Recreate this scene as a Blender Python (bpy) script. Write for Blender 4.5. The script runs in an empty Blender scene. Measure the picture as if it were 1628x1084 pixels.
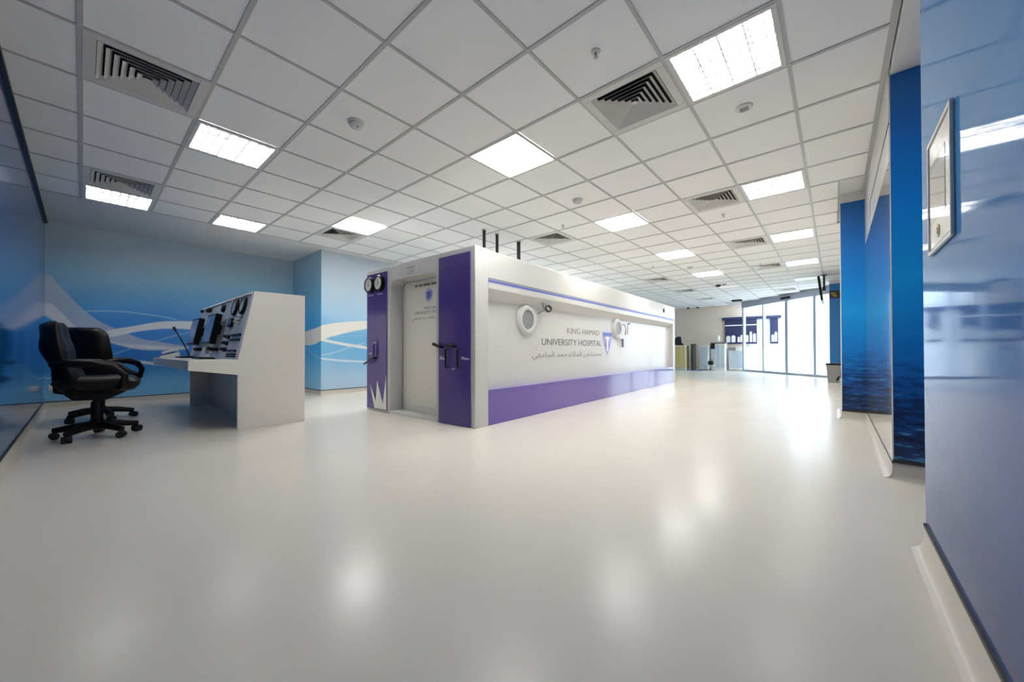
import bpy, bmesh, math, random
from mathutils import Vector, Matrix
R = math.radians
random.seed(7)
scene = bpy.context.scene
COL = scene.collection

# ------------------------------------------------------------------ camera
W_PX, H_PX = 1628, 1084
F_PX, CX, CY = 592.16, 814.0, 551.65
cam_d = bpy.data.cameras.new('camera')
cam_d.sensor_fit = 'HORIZONTAL'
cam_d.sensor_width = 36.0
cam_d.lens = F_PX / W_PX * 36.0
cam_d.shift_y = (CY - H_PX / 2) / W_PX
cam_d.clip_start = 0.02
cam = bpy.data.objects.new('camera', cam_d)
COL.objects.link(cam)
yaw, pit, rol = R(-40.94), R(0.5063), R(-0.10)
fw = Vector((math.cos(pit) * math.sin(yaw), math.cos(pit) * math.cos(yaw), math.sin(pit)))
r0 = Vector((math.cos(yaw), -math.sin(yaw), 0)); u0 = r0.cross(fw)
rt = math.cos(rol) * r0 + math.sin(rol) * u0
up = -math.sin(rol) * r0 + math.cos(rol) * u0
m = Matrix((rt, up, -fw)).transposed().to_4x4()
m.translation = (2.6126, 0.0206, 0.8224)
cam.matrix_world = m
scene.camera = cam

# ------------------------------------------------------------------ world, exposure
world = bpy.data.worlds.new('sky'); scene.world = world; world.use_nodes = True
wn = world.node_tree; bg = wn.nodes['Background']
bg.inputs['Color'].default_value = (0.72, 0.86, 1.0, 1)
bg.inputs['Strength'].default_value = 7.0
vs = scene.view_settings
vs.view_transform = 'Standard'; vs.look = 'None'; vs.gamma = 1.0; vs.exposure = 0.0
vs.use_curve_mapping = False
scene.cycles.use_denoising = True
scene.cycles.max_bounces = 9
scene.cycles.diffuse_bounces = 5
scene.cycles.transparent_max_bounces = 16
LAMP = 32.0          # radiance of the lit ceiling panels

# ------------------------------------------------------------------ constants of the place
ZC = 2.6585           # ceiling height
XR = 2.89             # right wall
YL = -0.335           # wall behind and to the left of the viewpoint
XB = -5.80            # mural wall
XC = -4.42            # projecting pier, and the long wall behind the chamber
YP = 2.85             # left face of that pier
YF = 17.60            # far wall
SK = 0.095            # skirting height

# ------------------------------------------------------------------ material helpers
def lin(c):
    def f(v):
        v /= 255.0
        return v / 12.92 if v <= 0.04045 else ((v + 0.055) / 1.055) ** 2.4
    return (f(c[0]), f(c[1]), f(c[2]), 1.0)

class NT:
    def __init__(s, name):
        s.mat = bpy.data.materials.new(name); s.mat.use_nodes = True
        s.t = s.mat.node_tree; s.b = s.t.nodes['Principled BSDF']
    def n(s, typ, **kw):
        o = s.t.nodes.new(typ)
        for k, v in kw.items(): setattr(o, k, v)
        return o
    def put(s, sock, v):
        if hasattr(v, 'is_linked') or isinstance(v, bpy.types.NodeSocket): s.t.links.new(v, sock)
        else: sock.default_value = v
    def math(s, op, a, b=0.0, c=None):
        o = s.n('ShaderNodeMath', operation=op); s.put(o.inputs[0], a); s.put(o.inputs[1], b)
        if c is not None: s.put(o.inputs[2], c)
        return o.outputs[0]
    def sstep(s, v, a, b, x=0.0, y=1.0):
        o = s.n('ShaderNodeMapRange', interpolation_type='SMOOTHSTEP')
        s.put(o.inputs['Value'], v)
        o.inputs['From Min'].default_value = a; o.inputs['From Max'].default_value = b
        o.inputs['To Min'].default_value = x; o.inputs['To Max'].default_value = y
        return o.outputs['Result']
    def mix(s, fac, a, b):
        o = s.n('ShaderNodeMix', data_type='RGBA')
        s.put(o.inputs[0], fac); s.put(o.inputs[6], a); s.put(o.inputs[7], b)
        return o.outputs[2]
    def pos(s):
        g = s.n('ShaderNodeNewGeometry'); x = s.n('ShaderNodeSeparateXYZ')
        s.t.links.new(g.outputs['Position'], x.inputs[0]); return x.outputs
    def objco(s):
        g = s.n('ShaderNodeTexCoord'); return g.outputs['Object']
    def noise(s, scale, detail=3.0, rough=0.5, vec=None, mapping=None):
        o = s.n('ShaderNodeTexNoise')
        o.inputs['Scale'].default_value = scale; o.inputs['Detail'].default_value = detail
        o.inputs['Roughness'].default_value = rough
        if vec is None:
            g = s.n('ShaderNodeNewGeometry'); vec = g.outputs['Position']
        if mapping:
            mp = s.n('ShaderNodeMapping'); mp.inputs['Scale'].default_value = mapping
            s.t.links.new(vec, mp.inputs['Vector']); vec = mp.outputs[0]
        s.t.links.new(vec, o.inputs['Vector'])
        return o.outputs['Fac']
    def ramp(s, fac, stops, interp='LINEAR'):
        o = s.n('ShaderNodeValToRGB'); cr = o.color_ramp; cr.interpolation = interp
        while len(cr.elements) < len(stops): cr.elements.new(0.5)
        for e, (p, c) in zip(cr.elements, stops): e.position = p; e.color = c
        s.put(o.inputs[0], fac); return o.outputs[0]
    def bump(s, h, strength=0.1, dist=0.01):
        o = s.n('ShaderNodeBump'); o.inputs['Strength'].default_value = strength
        o.inputs['Distance'].default_value = dist
        s.t.links.new(h, o.inputs['Height']); s.t.links.new(o.outputs[0], s.b.inputs['Normal'])
    def set(s, **kw):
        for k, v in kw.items(): s.put(s.b.inputs[k.replace('_', ' ')], v)
        return s

def simple(name, c, rough=0.5, metal=0.0, coat=0.0, vary=0.05, scale=6.0, spec=0.5):
    k = NT(name); c = lin(c)
    d = tuple(max(0, v * (1 - vary)) for v in c[:3]) + (1,)
    k.set(Base_Color=k.mix(k.noise(scale), d, c), Roughness=rough, Metallic=metal, Coat_Weight=coat, Specular_IOR_Level=spec)
    k.b.inputs['Coat Roughness'].default_value = 0.04
    return k.mat

def emis(name, c, strength):
    k = NT(name); k.set(Base_Color=(0.8, 0.8, 0.8, 1), Roughness=0.5)
    k.b.inputs['Emission Color'].default_value = c
    k.put(k.b.inputs['Emission Strength'], strength)
    return k.mat

M = {}
M['white_gloss'] = simple('white_gloss_laminate', (207, 206, 203), 0.24, coat=0.08, vary=0.02, spec=0.4)
M['white_satin'] = simple('white_satin_paint', (232, 231, 226), 0.42, vary=0.02)
M['white_plaster'] = simple('white_plaster', (226, 224, 220), 0.7, vary=0.03)
M['porch_white'] = simple('porch_white_render', (240, 241, 244), 0.8, vary=0.03)
M['beige_wall'] = simple('beige_wall_paint', (230, 214, 197), 0.6, vary=0.03, scale=2)
M['console_white'] = simple('console_cream_laminate', (240, 235, 224), 0.32, coat=0.15, vary=0.02)
M['panel_grey'] = simple('instrument_panel_grey', (222, 225, 230), 0.3, vary=0.04)
M['purple_dark'] = simple('purple_panel', (78, 58, 138), 0.25, coat=0.3, vary=0.08, scale=3)
M['purple'] = simple('purple_band', (88, 60, 168), 0.15, coat=1.0, vary=0.04)
M['purple_soft'] = simple('purple_ledge', (150, 140, 196), 0.3, coat=0.3)
M['lavender'] = simple('lavender_print', (178, 184, 222), 0.35)
M['blue_line'] = simple('blue_stripe_print', (96, 110, 186), 0.35)
M['dark_line'] = simple('slate_stripe_print', (78, 86, 112), 0.4)
M['letter_dark'] = simple('charcoal_lettering', (92, 88, 92), 0.45)
M['letter_grey'] = simple('grey_lettering', (142, 136, 136), 0.45)
M['letter_tan'] = simple('taupe_lettering', (128, 116, 108), 0.45)
M['label_pale'] = simple('pale_label_print', (176, 172, 206), 0.5)
M['black'] = simple('black_plastic', (9, 9, 10), 0.4, vary=0.3, spec=0.3)
M['black_leather'] = simple('black_leather', (7, 7, 8), 0.42, vary=0.4, scale=60, spec=0.3)
M['black_rubber'] = simple('black_rubber', (20, 20, 21), 0.6, vary=0.2)
M['dark_pipe'] = simple('dark_grey_pipe', (62, 60, 60), 0.45, metal=0.3)
M['grey_metal'] = simple('grey_metal', (150, 152, 156), 0.35, metal=0.7)
M['alu'] = simple('anodised_aluminium', (176, 182, 192), 0.4, metal=0.3)
M['dial'] = simple('gauge_dial', (226, 226, 222), 0.35)
M['porthole'] = simple('porthole_acrylic', (138, 138, 142), 0.3)
M['tile'] = simple('mineral_fibre_tile', (246, 246, 244), 0.9, vary=0.03, scale=40, spec=0.2)
M['tee'] = simple('ceiling_grid_tee', (190, 190, 188), 0.45, vary=0.03)
M['vent_white'] = simple('vent_white_metal', (214, 212, 206), 0.4, vary=0.03)
M['vent_dark'] = simple('vent_plenum', (22, 22, 24), 0.9)
M['light_frame'] = simple('light_frame', (214, 214, 210), 0.4, vary=0.03)
M['detector'] = simple('detector_white', (212, 211, 206), 0.4)
M['chrome'] = simple('sprinkler_chrome', (150, 148, 146), 0.25, metal=0.8)
M['trim_dark'] = simple('dark_wall_trim', (44, 46, 52), 0.45)
_k = NT('monitor_screen'); _c = _k.mix(_k.noise(6.0), lin((40, 62, 104)), lin((96, 120, 160)))
_k.set(Base_Color=_c, Roughness=0.25, Emission_Color=_c, Emission_Strength=0.25); M['screen'] = _k.mat
M['brass'] = simple('brass_seal', (150, 140, 70), 0.35, metal=0.4)
M['paper'] = simple('certificate_paper', (232, 230, 224), 0.25, coat=0.8)
M['photo_grey'] = simple('framed_print_grey', (112, 112, 112), 0.12, coat=1.0, vary=0.3, scale=9)
M['bin_grey'] = simple('bin_grey_plastic', (150, 148, 144), 0.4)
M['navy'] = simple('navy_board', (46, 46, 84), 0.45)
M['wood_beige'] = simple('beige_laminate', (196, 184, 140), 0.4, scale=3)
M['counter_blue'] = simple('pale_blue_glass_front', (196, 210, 220), 0.15, coat=0.5)
M['counter_grey'] = simple('counter_grey_top', (120, 116, 114), 0.4)
M['yellow_print'] = simple('yellow_print', (206, 190, 60), 0.5)
M['warm_diffuser'] = emis('faint_glow_diffuser', (1.0, 0.95, 0.80, 1), 0.22)  # weak emission gives the switched-off far panels a pale warm glow
M['flat_panel'] = emis('lit_opal_diffuser', (1.0, 0.985, 0.95, 1), LAMP)

def prismatic():
    # lit prismatic diffuser: bright cells between dimmer ribs
    k = NT('lit_prismatic_diffuser'); p = k.pos()
    def cell(v, n):
        f = k.math('FRACT', k.math('MULTIPLY', v, n / 0.6))
        return k.sstep(k.math('ABSOLUTE', k.math('SUBTRACT', f, 0.5)), 0.26, 0.46, 1.0, 0.0)
    c = k.math('MULTIPLY', cell(p[0], 8), cell(p[1], 8))
    nz = k.sstep(k.noise(14.0, 1.0), 0.35, 0.65, 0.35, 1.4)
    st = k.math('MULTIPLY_ADD', k.math('MULTIPLY', c, nz), LAMP * 0.72, 0.62)
    k.set(Base_Color=(0.5, 0.5, 0.5, 1), Roughness=0.4)
    k.b.inputs['Emission Color'].default_value = (1.0, 0.99, 0.965, 1)
    k.put(k.b.inputs['Emission Strength'], st)
    return k.mat
M['prismatic'] = prismatic()

def floor_mat():
    k = NT('vinyl_floor')
    big = k.noise(0.6, 3.0); fine = k.noise(70.0, 3.0, 0.6); scuff = k.noise(2.2, 5.0, 0.6)
    c = k.mix(big, lin((223, 216, 204)), lin((229, 223, 212)))
    k.set(Base_Color=c, Roughness=k.sstep(scuff, 0.3, 0.7, 0.21, 0.26), Specular_IOR_Level=0.16)
    k.bump(fine, 0.03, 0.002)
    return k.mat
M['floor'] = floor_mat()
M['cove'] = simple('coved_vinyl_skirting', (206, 200, 190), 0.35, vary=0.03)

def curve_node(k, u, pts, lo, hi, vmax):
    """float curve through (u, value) pairs; returns the value at u"""
    o = k.n('ShaderNodeFloatCurve'); cu = o.mapping.curves[0]
    pp = [((a - lo) / (hi - lo), b / vmax) for a, b in pts]
    pp = [q for q in pp]
    cu.points[0].location = pp[0]; cu.points[1].location = pp[-1]
    for q in pp[1:-1]: cu.points.new(*q)
    for q in cu.points: q.handle_type = 'AUTO'
    o.mapping.update()
    n = k.math('DIVIDE', k.math('SUBTRACT', u, lo), hi - lo)
    k.put(o.inputs['Value'], n)
    return k.math('MULTIPLY', o.outputs[0], vmax)

def mural(name, axis, bands, ramp_stops, rough=0.5, coat=0.0, wash=None):
    """printed wave mural: bands = (top, bottom, alpha, colour, softness); thin lines give bottom = half width"""
    k = NT(name); p = k.pos(); u, z = p[axis], p[2]
    nz = k.noise(0.9, 2.0)
    zz = k.math('ADD', z, k.math('MULTIPLY', k.math('SUBTRACT', nz, 0.5), 0.5))
    col = k.ramp(k.math('DIVIDE', zz, ZC), ramp_stops)
    if wash:
        col = k.mix(k.sstep(u, wash[0], wash[1], 0.0, wash[3]), col, wash[2])
    for top, bot, alpha, c, soft in bands:
        lo = min(q[0] for q in top); hi = max(q[0] for q in top)
        t = curve_node(k, u, top, lo, hi, ZC)
        if isinstance(bot, float):
            d = k.math('ABSOLUTE', k.math('SUBTRACT', z, t))
            mk = k.sstep(d, bot * 0.4, bot * 1.3, 1.0, 0.0)
        else:
            b = curve_node(k, u, bot, lo, hi, ZC)
            mk = k.math('MULTIPLY', k.sstep(k.math('SUBTRACT', t, z), 0.0, soft), k.sstep(k.math('SUBTRACT', z, b), 0.0, soft))
        rng = k.math('MULTIPLY', k.math('GREATER_THAN', u, lo), k.math('LESS_THAN', u, hi))
        mk = k.math('MULTIPLY', k.math('MULTIPLY', mk, rng), alpha)
        col = k.mix(mk, col, c)
    k.set(Base_Color=col, Roughness=rough, Coat_Weight=coat)
    k.b.inputs['Coat Roughness'].default_value = 0.05
    return k.mat

GRW = lin((206, 206, 204)); PALE = lin((226, 228, 228)); CREAM = lin((234, 231, 224)); SKYL = lin((150, 196, 226))
BLUE_STOPS = [(0.0, lin((130, 192, 228))), (0.10, lin((112, 182, 228))), (0.20, lin((48, 128, 201))), (0.32, lin((32, 119, 201))),
              (0.50, lin((52, 141, 217))), (0.62, lin((91, 166, 219))), (0.76, lin((143, 192, 219))), (0.92, lin((186, 205, 214))), (1.0, lin((205, 219, 223)))]
w1_top = [(-0.36, 1.80), (-0.30, 1.93), (-0.221, 1.805), (-0.108, 1.643), (0.026, 1.451), (0.165, 1.305), (0.308, 1.207), (0.458, 1.132), (0.60, 1.05), (0.856, 0.987), (1.218, 0.916)]
w1_bot = [(-0.36, 1.33), (-0.265, 1.253), (-0.105, 1.123), (0.097, 1.027), (0.237, 0.964), (0.426, 0.885), (0.576, 0.838), (0.839, 0.82), (1.218, 0.84)]
w1_in = [(-0.36, 1.46), (-0.298, 1.535), (-0.203, 1.432), (-0.073, 1.239), (0.096, 1.079), (0.237, 1.017), (0.459, 0.955), (0.60, 0.95), (0.839, 0.93), (1.218, 0.89)]
w2_top = [(0.166, 1.095), (0.328, 1.165), (0.574, 1.235), (0.837, 1.31), (1.079, 1.337), (1.316, 1.345), (1.856, 1.327), (2.85, 1.21)]
w2_bot = [(0.166, 1.02), (0.329, 1.036), (0.516, 1.10), (0.748, 1.157), (1.023, 1.188), (1.276, 1.178), (1.857, 1.103), (2.85, 0.92)]
M['mural_back'] = mural('wave_mural_print', 1, [
    (w1_top, w1_bot, 0.55, GRW, 0.03), (w1_in, w1_bot, 0.75, PALE, 0.05), (w2_top, w2_bot, 0.9, PALE, 0.02),
    ([(-0.155, 1.373), (0.06, 1.415), (0.456, 1.438), (0.573, 1.427), (0.836, 1.397), (1.06, 1.353)], 0.012, 0.8, SKYL, 0),
    ([(0.236, 0.712), (0.33, 0.768), (0.492, 0.85), (0.838, 0.999), (1.277, 1.165)], 0.012, 0.55, SKYL, 0),
    ([(0.10, 0.80), (0.238, 0.755), (0.331, 0.71), (0.577, 0.658), (0.786, 0.616), (1.219, 0.539), (2.6, 0.42)], 0.026, 0.85, PALE, 0),
    ([(-0.368, 0.491), (-0.292, 0.438), (-0.23, 0.484), (-0.10, 0.66)], 0.016, 0.6, SKYL, 0)],
    BLUE_STOPS, wash=(0.2, 2.4, lin((120, 164, 190)), 0.35))
PIER_STOPS = [(0.0, lin((162, 213, 240))), (0.16, lin((130, 199, 240))), (0.28, lin((71, 168, 231))), (0.42, lin((67, 168, 233))),
              (0.55, lin((97, 184, 235))), (0.72, lin((130, 190, 224))), (1.0, lin((184, 211, 228)))]
M['mural_pier'] = mural('pier_mural_print_side', 0, [
    ([(-5.859, 1.134), (-5.145, 1.202), (-4.714, 1.243), (-4.40, 1.284)], [(-5.857, 0.885), (-5.142, 0.924), (-4.852, 0.921), (-4.40, 1.0)], 1.0, CREAM, 0.015),
    ([(-5.6, 1.0), (-5.142, 0.88), (-4.711, 0.737), (-4.40, 0.685)], 0.016, 0.8, SKYL, 0)], PIER_STOPS)
M['mural_long'] = mural('pier_mural_print_front', 1, [
    ([(2.84, 1.284), (3.137, 1.351), (3.669, 1.417), (4.783, 1.516), (17.6, 1.2)], [(2.84, 0.999), (3.082, 1.087), (3.669, 1.238), (4.783, 1.416), (17.6, 1.1)], 1.0, CREAM, 0.015),
    ([(2.84, 1.03), (3.194, 0.957), (3.67, 0.885), (4.409, 0.754), (5.5, 0.5)], 0.03, 0.9, CREAM, 0),
    ([(2.84, 0.685), (3.139, 0.643), (3.67, 0.605), (4.409, 0.578), (5.5, 0.6)], 0.02, 0.8, lin((214, 228, 238)), 0),
    ([(2.84, 0.739), (3.11, 0.793), (3.338, 0.878), (3.67, 0.969)], 0.02, 0.5, lin((190, 214, 232)), 0),
    ([(3.0, 1.08), (3.425, 1.102), (3.8, 1.112)], 0.012, 0.7, SKYL, 0)],
    [(0.0, lin((180, 206, 226))), (0.16, lin((164, 198, 224))), (0.28, lin((118, 180, 222))), (0.42, lin((110, 178, 222))), (0.55, lin((160, 200, 228))),
     (0.75, lin((186, 208, 226))), (1.0, lin((202, 214, 224)))])

def sea(name, stops, rough, coat, wave=True, spec=0.5):
    k = NT(name); p = k.pos(); z = p[2]
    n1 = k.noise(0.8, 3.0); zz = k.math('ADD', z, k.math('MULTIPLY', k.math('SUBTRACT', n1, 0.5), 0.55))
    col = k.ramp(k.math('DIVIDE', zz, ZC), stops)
    if wave:
        w = k.noise(3.0, 5.0, 0.6, mapping=(2.4, 2.4, 10.0))
        low = k.sstep(z, 0.30, 0.95, 1.0, 0.0)
        col = k.mix(k.math('MULTIPLY', k.sstep(w, 0.46, 0.58), k.math('MULTIPLY', low, 0.9)), col, lin((8, 26, 58)))
        fl = k.math('MULTIPLY', k.sstep(w, 0.34, 0.43, 1.0, 0.0), k.math('MULTIPLY', low, 0.75))
        col = k.mix(fl, col, lin((70, 146, 200)))
    k.set(Base_Color=col, Roughness=rough, Coat_Weight=coat, Specular_IOR_Level=spec)
    k.b.inputs['Coat Roughness'].default_value = 0.03
    return k.mat
SEA = [(0.0, lin((8, 30, 61))), (0.10, lin((10, 60, 123))), (0.22, lin((10, 90, 172))), (0.34, lin((10, 130, 219))), (0.5, lin((20, 165, 245))),
       (0.66, lin((8, 135, 227))), (0.82, lin((8, 107, 194))), (1.0, lin((14, 95, 163)))]
M['sea_panel'] = sea('sea_print_panel', SEA, 0.35, 0.1)
M['sea_flat'] = sea('plain_blue_panel', [(0.0, lin((40, 116, 180))), (1.0, lin((44, 124, 190)))], 0.35, 0.1, wave=False)
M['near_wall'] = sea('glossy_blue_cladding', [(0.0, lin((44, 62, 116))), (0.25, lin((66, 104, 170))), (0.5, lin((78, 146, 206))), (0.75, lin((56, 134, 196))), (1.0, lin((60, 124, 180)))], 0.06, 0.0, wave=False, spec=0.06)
M['left_wall'] = sea('glossy_deep_blue_cladding', [(0.0, lin((30, 70, 120))), (0.3, lin((20, 84, 150))), (0.5, lin((18, 92, 164))), (0.75, lin((24, 70, 134))), (1.0, lin((40, 70, 120)))], 0.09, 0.0, wave=False, spec=0.32)
M['gloss_panel'] = simple('mirror_gloss_white_panel', (206, 208, 210), 0.04, coat=1.0, vary=0.02)
M['gloss_panel'].node_tree.nodes['Principled BSDF'].inputs['Metallic'].default_value = 0.55

def glass_mat():
    k = NT('clear_glass'); t = k.t
    tr = k.n('ShaderNodeBsdfTransparent'); tr.inputs[0].default_value = (0.97, 0.985, 0.98, 1)
    gl = k.n('ShaderNodeBsdfGlossy'); gl.inputs['Roughness'].default_value = 0.02
    lw = k.n('ShaderNodeLayerWeight'); fr_ = k.math('MULTIPLY_ADD', k.math('POWER', lw.outputs['Facing'], 5.0), 0.85, 0.04)
    mx = k.n('ShaderNodeMixShader'); t.links.new(fr_, mx.inputs[0]); t.links.new(tr.outputs[0], mx.inputs[1]); t.links.new(gl.outputs[0], mx.inputs[2])
    t.links.new(mx.outputs[0], t.nodes['Material Output'].inputs['Surface'])
    return k.mat
M['glass'] = glass_mat()
M['outdoor_floor'] = simple('pale_paving', (226, 226, 228), 0.6, vary=0.06)

# ------------------------------------------------------------------ mesh helpers
class MB:
    def __init__(s): s.v = []; s.f = []
    def add(s, vs_, fs_):
        o = len(s.v); s.v += [tuple(q) for q in vs_]; s.f += [tuple(i + o for i in f) for f in fs_]; return s
    def box(s, x0, x1, y0, y1, z0, z1, mat=None):
        v = [(x, y, z) for z in (z0, z1) for y in (y0, y1) for x in (x0, x1)]
        if mat is not None: v = [tuple(mat @ Vector(q)) for q in v]
        return s.add(v, [(0, 2, 3, 1), (4, 5, 7, 6), (0, 1, 5, 4), (2, 6, 7, 3), (0, 4, 6, 2), (1, 3, 7, 5)])
    def prism(s, poly, d0, d1, plane):
        """poly in 2D; plane maps (a, b, d) to a point"""
        n = len(poly)
        area = sum(poly[i][0] * poly[(i + 1) % n][1] - poly[(i + 1) % n][0] * poly[i][1] for i in range(n))
        if area < 0: poly = poly[::-1]
        v = [plane(a, b, d0) for a, b in poly] + [plane(a, b, d1) for a, b in poly]
        f = [tuple(range(n - 1, -1, -1)), tuple(range(n, 2 * n))]
        f += [(i, (i + 1) % n, n + (i + 1) % n, n + i) for i in range(n)]
        return s.add(v, f)
    def tube(s, pts, r, seg=10, cap=True):
        pts = [Vector(p) for p in pts]; n = len(pts)
        rr = r if isinstance(r, (list, tuple)) else [r] * n
        tang = [(pts[min(i + 1, n - 1)] - pts[max(i - 1, 0)]).normalized() for i in range(n)]
        a = Vector((0, 0, 1)) if abs(tang[0].z) < 0.9 else Vector((1, 0, 0))
        nrm = tang[0].cross(a).normalized(); v = []
        for i in range(n):
            nrm = (nrm - tang[i] * nrm.dot(tang[i])).normalized(); b = tang[i].cross(nrm)
            for k in range(seg):
                t = 2 * math.pi * k / seg
                v.append(pts[i] + (nrm * math.cos(t) + b * math.sin(t)) * rr[i])
        f = [(i * seg + k, i * seg + (k + 1) % seg, (i + 1) * seg + (k + 1) % seg, (i + 1) * seg + k) for i in range(n - 1) for k in range(seg)]
        if cap: f += [tuple(range(seg - 1, -1, -1)), tuple(range((n - 1) * seg, n * seg))]
        return s.add(v, f)
    def lathe(s, prof, seg=24, mat=None, closed=True):
        """profile of (radius, height) turned about z; mat places it"""
        n = len(prof); v = []
        for r, h in prof:
            for k in range(seg):
                t = 2 * math.pi * k / seg; v.append((r * math.cos(t), r * math.sin(t), h))
        if mat is not None: v = [tuple(mat @ Vector(q)) for q in v]
        f = [(i * seg + k, i * seg + (k + 1) % seg, (i + 1) * seg + (k + 1) % seg, (i + 1) * seg + k) for i in range(n - 1) for k in range(seg)]
        if closed: f += [tuple(range(seg - 1, -1, -1)), tuple(range((n - 1) * seg, n * seg))]
        return s.add(v, f)
    def mesh(s, name, mat, bevel=0.0, smooth=False, seg=2):
        me = bpy.data.meshes.new(name); me.from_pydata(s.v, [], s.f)
        bm = bmesh.new(); bm.from_mesh(me)
        bmesh.ops.recalc_face_normals(bm, faces=bm.faces)
        if bevel > 0:
            ed = [e for e in bm.edges if len(e.link_faces) == 2 and e.calc_face_angle(0) > 0.5]
            bmesh.ops.bevel(bm, geom=ed, offset=bevel, segments=seg, affect='EDGES', profile=0.5, clamp_overlap=True)
        bm.to_mesh(me); bm.free()
        if smooth:
            me.polygons.foreach_set('use_smooth', [True] * len(me.polygons))
            me.set_sharp_from_angle(angle=R(38))
        me.materials.append(M[mat] if isinstance(mat, str) else mat); me.update()
        return me
    def build(s, name, mat, parent=None, loc=(0, 0, 0), rz=0.0, **kw):
        o = bpy.data.objects.new(name, s.mesh(name, mat, **kw)); COL.objects.link(o)
        o.location = loc; o.rotation_euler = (0, 0, rz)
        if parent: o.parent = parent
        return o

def tag(o, label, cat, group=None):
    o['label'] = label; o['category'] = cat
    if group: o['group'] = group
    return o
def struct(o): o['kind'] = 'structure'; return o
def thing(name, loc, label, cat, rz=0.0, group=None):
    o = bpy.data.objects.new(name, None); COL.objects.link(o)
    o.empty_display_size = 0.1; o.location = loc; o.rotation_euler = (0, 0, rz)
    return tag(o, label, cat, group)
def inst(name, me, parent, loc=(0, 0, 0), rot=(0, 0, 0)):
    o = bpy.data.objects.new(name, me); COL.objects.link(o); o.location = loc; o.rotation_euler = rot; o.parent = parent
    return o

def text_mesh(txt, rect, plane, depth=0.0012, mirror=False):
    """lettering fitted into rect (a0, a1, b0, b1) of a plane"""
    cu = bpy.data.curves.new('lettering', 'FONT'); cu.body = txt; cu.extrude = 0.5; cu.resolution_u = 3
    ob = bpy.data.objects.new('lettering', cu); COL.objects.link(ob)
    dg = bpy.context.evaluated_depsgraph_get(); me = bpy.data.meshes.new_from_object(ob.evaluated_get(dg))
    bpy.data.objects.remove(ob); bpy.data.curves.remove(cu)
    co = [v.co.copy() for v in me.vertices]
    if not co: return me
    x0 = min(c.x for c in co); x1 = max(c.x for c in co); y0 = min(c.y for c in co); y1 = max(c.y for c in co)
    a0, a1, b0, b1 = rect
    for v, c in zip(me.vertices, co):
        v.co = plane(a0 + (c.x - x0) / (x1 - x0) * (a1 - a0), b0 + (c.y - y0) / (y1 - y0) * (b1 - b0), 0 if c.z < 0 else depth)
    me.materials.clear()
    return me
def lettering(name, txt, rect, plane, mat, parent, depth=0.0012):
    me = text_mesh(txt, rect, plane, depth); me.materials.append(M[mat])
    bm = bmesh.new(); bm.from_mesh(me); bmesh.ops.recalc_face_normals(bm, faces=bm.faces); bm.to_mesh(me); bm.free()
    o = bpy.data.objects.new(name, me); COL.objects.link(o); o.parent = parent; return o

# ================================================================== THE SETTING
def slab(poly, z0, z1): return MB().prism(poly, z0, z1, lambda a, b, d: (a, b, d))
PA = Vector((-0.055, 16.85, 0)); PD = Vector((0.710, -0.704, 0)).normalized(); PNn = Vector((-PD.y, PD.x, 0))   # glass partition line
part = lambda t: PA + PD * t
P_END = part(4.13)
room_poly = [(XB - .1, YL - .1), (3.7, YL - .1), (3.7, 13.4), (P_END.x, P_END.y), (PA.x, PA.y), (PA.x, YF + .1), (XB - .1, YF + .1)]
floor = struct(slab(room_poly, -0.12, 0.0).build('floor', 'floor'))
porch = struct(slab([(PA.x, PA.y), (P_END.x, P_END.y), (7.5, 13.4), (7.5, 29.2), (PA.x, 29.2)], -0.12, -0.002).build('ground', 'outdoor_floor'))
ceil = struct(slab(room_poly, ZC + 0.03, ZC + 0.15).build('ceiling', 'white_plaster'))
# plain plasterboard margins of the ceiling, level with the grid
pb = MB(); pb.box(XB, -4.21, YL, YP + .02, ZC, ZC + 0.03).box(XC - .02, -4.21, YP + .02, YF, ZC, ZC + .03)
pb.build('plasterboard_margin', 'white_plaster', ceil)
MB().box(2.895, 3.7, 2.3, 3.42, 2.586, ZC + .03).build('plasterboard_margin', 'white_plaster', ceil)

# walls
def wall(name, x0, x1, y0, y1, mat, z0=0.0, z1=ZC + .03):
    return struct(MB().box(x0, x1, y0, y1, z0, z1).build(name, mat))
wall_left = wall('wall_left', XB - .1, 3.7, YL - .1, YL, 'left_wall')
wall_back = wall('wall_back', XB - .1, XB, YL, YP, 'mural_back')
pier = struct(MB().box(XB, XC, YP, YP + .4, 0, ZC + .03).build('wall_pier', 'mural_pier'))
# the pier's front face and the long wall behind the chamber share one printed face
wall_long = wall('wall_side', XC - .1, XC + .002, YP + .001, YF, 'mural_long')
wall_far = wall('wall_far', XC, 1.28, YF, YF + .1, 'beige_wall')
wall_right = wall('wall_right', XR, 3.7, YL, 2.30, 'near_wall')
wall('wall_alcove', 3.7, 3.8, 2.30, 3.42, 'white_plaster')
pier2 = struct(MB().box(XR, 3.7, 3.42, 6.0, 0, ZC + .03).build('wall_panelled', 'white_satin'))
pier3 = struct(MB().box(2.672, 3.7, 5.97, 6.9, 0, ZC + .03).build('wall_column', 'white_satin'))
wall('wall_right_rear', 2.90, 3.7, 6.9, 13.0, 'white_plaster')
pier5 = struct(MB().box(2.505, 3.7, 13.02, 13.4, 0, ZC + .03).box(2.87, 3.7, 13.4, 13.98, 0, ZC + .03).build('wall_end', 'white_plaster'))

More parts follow.
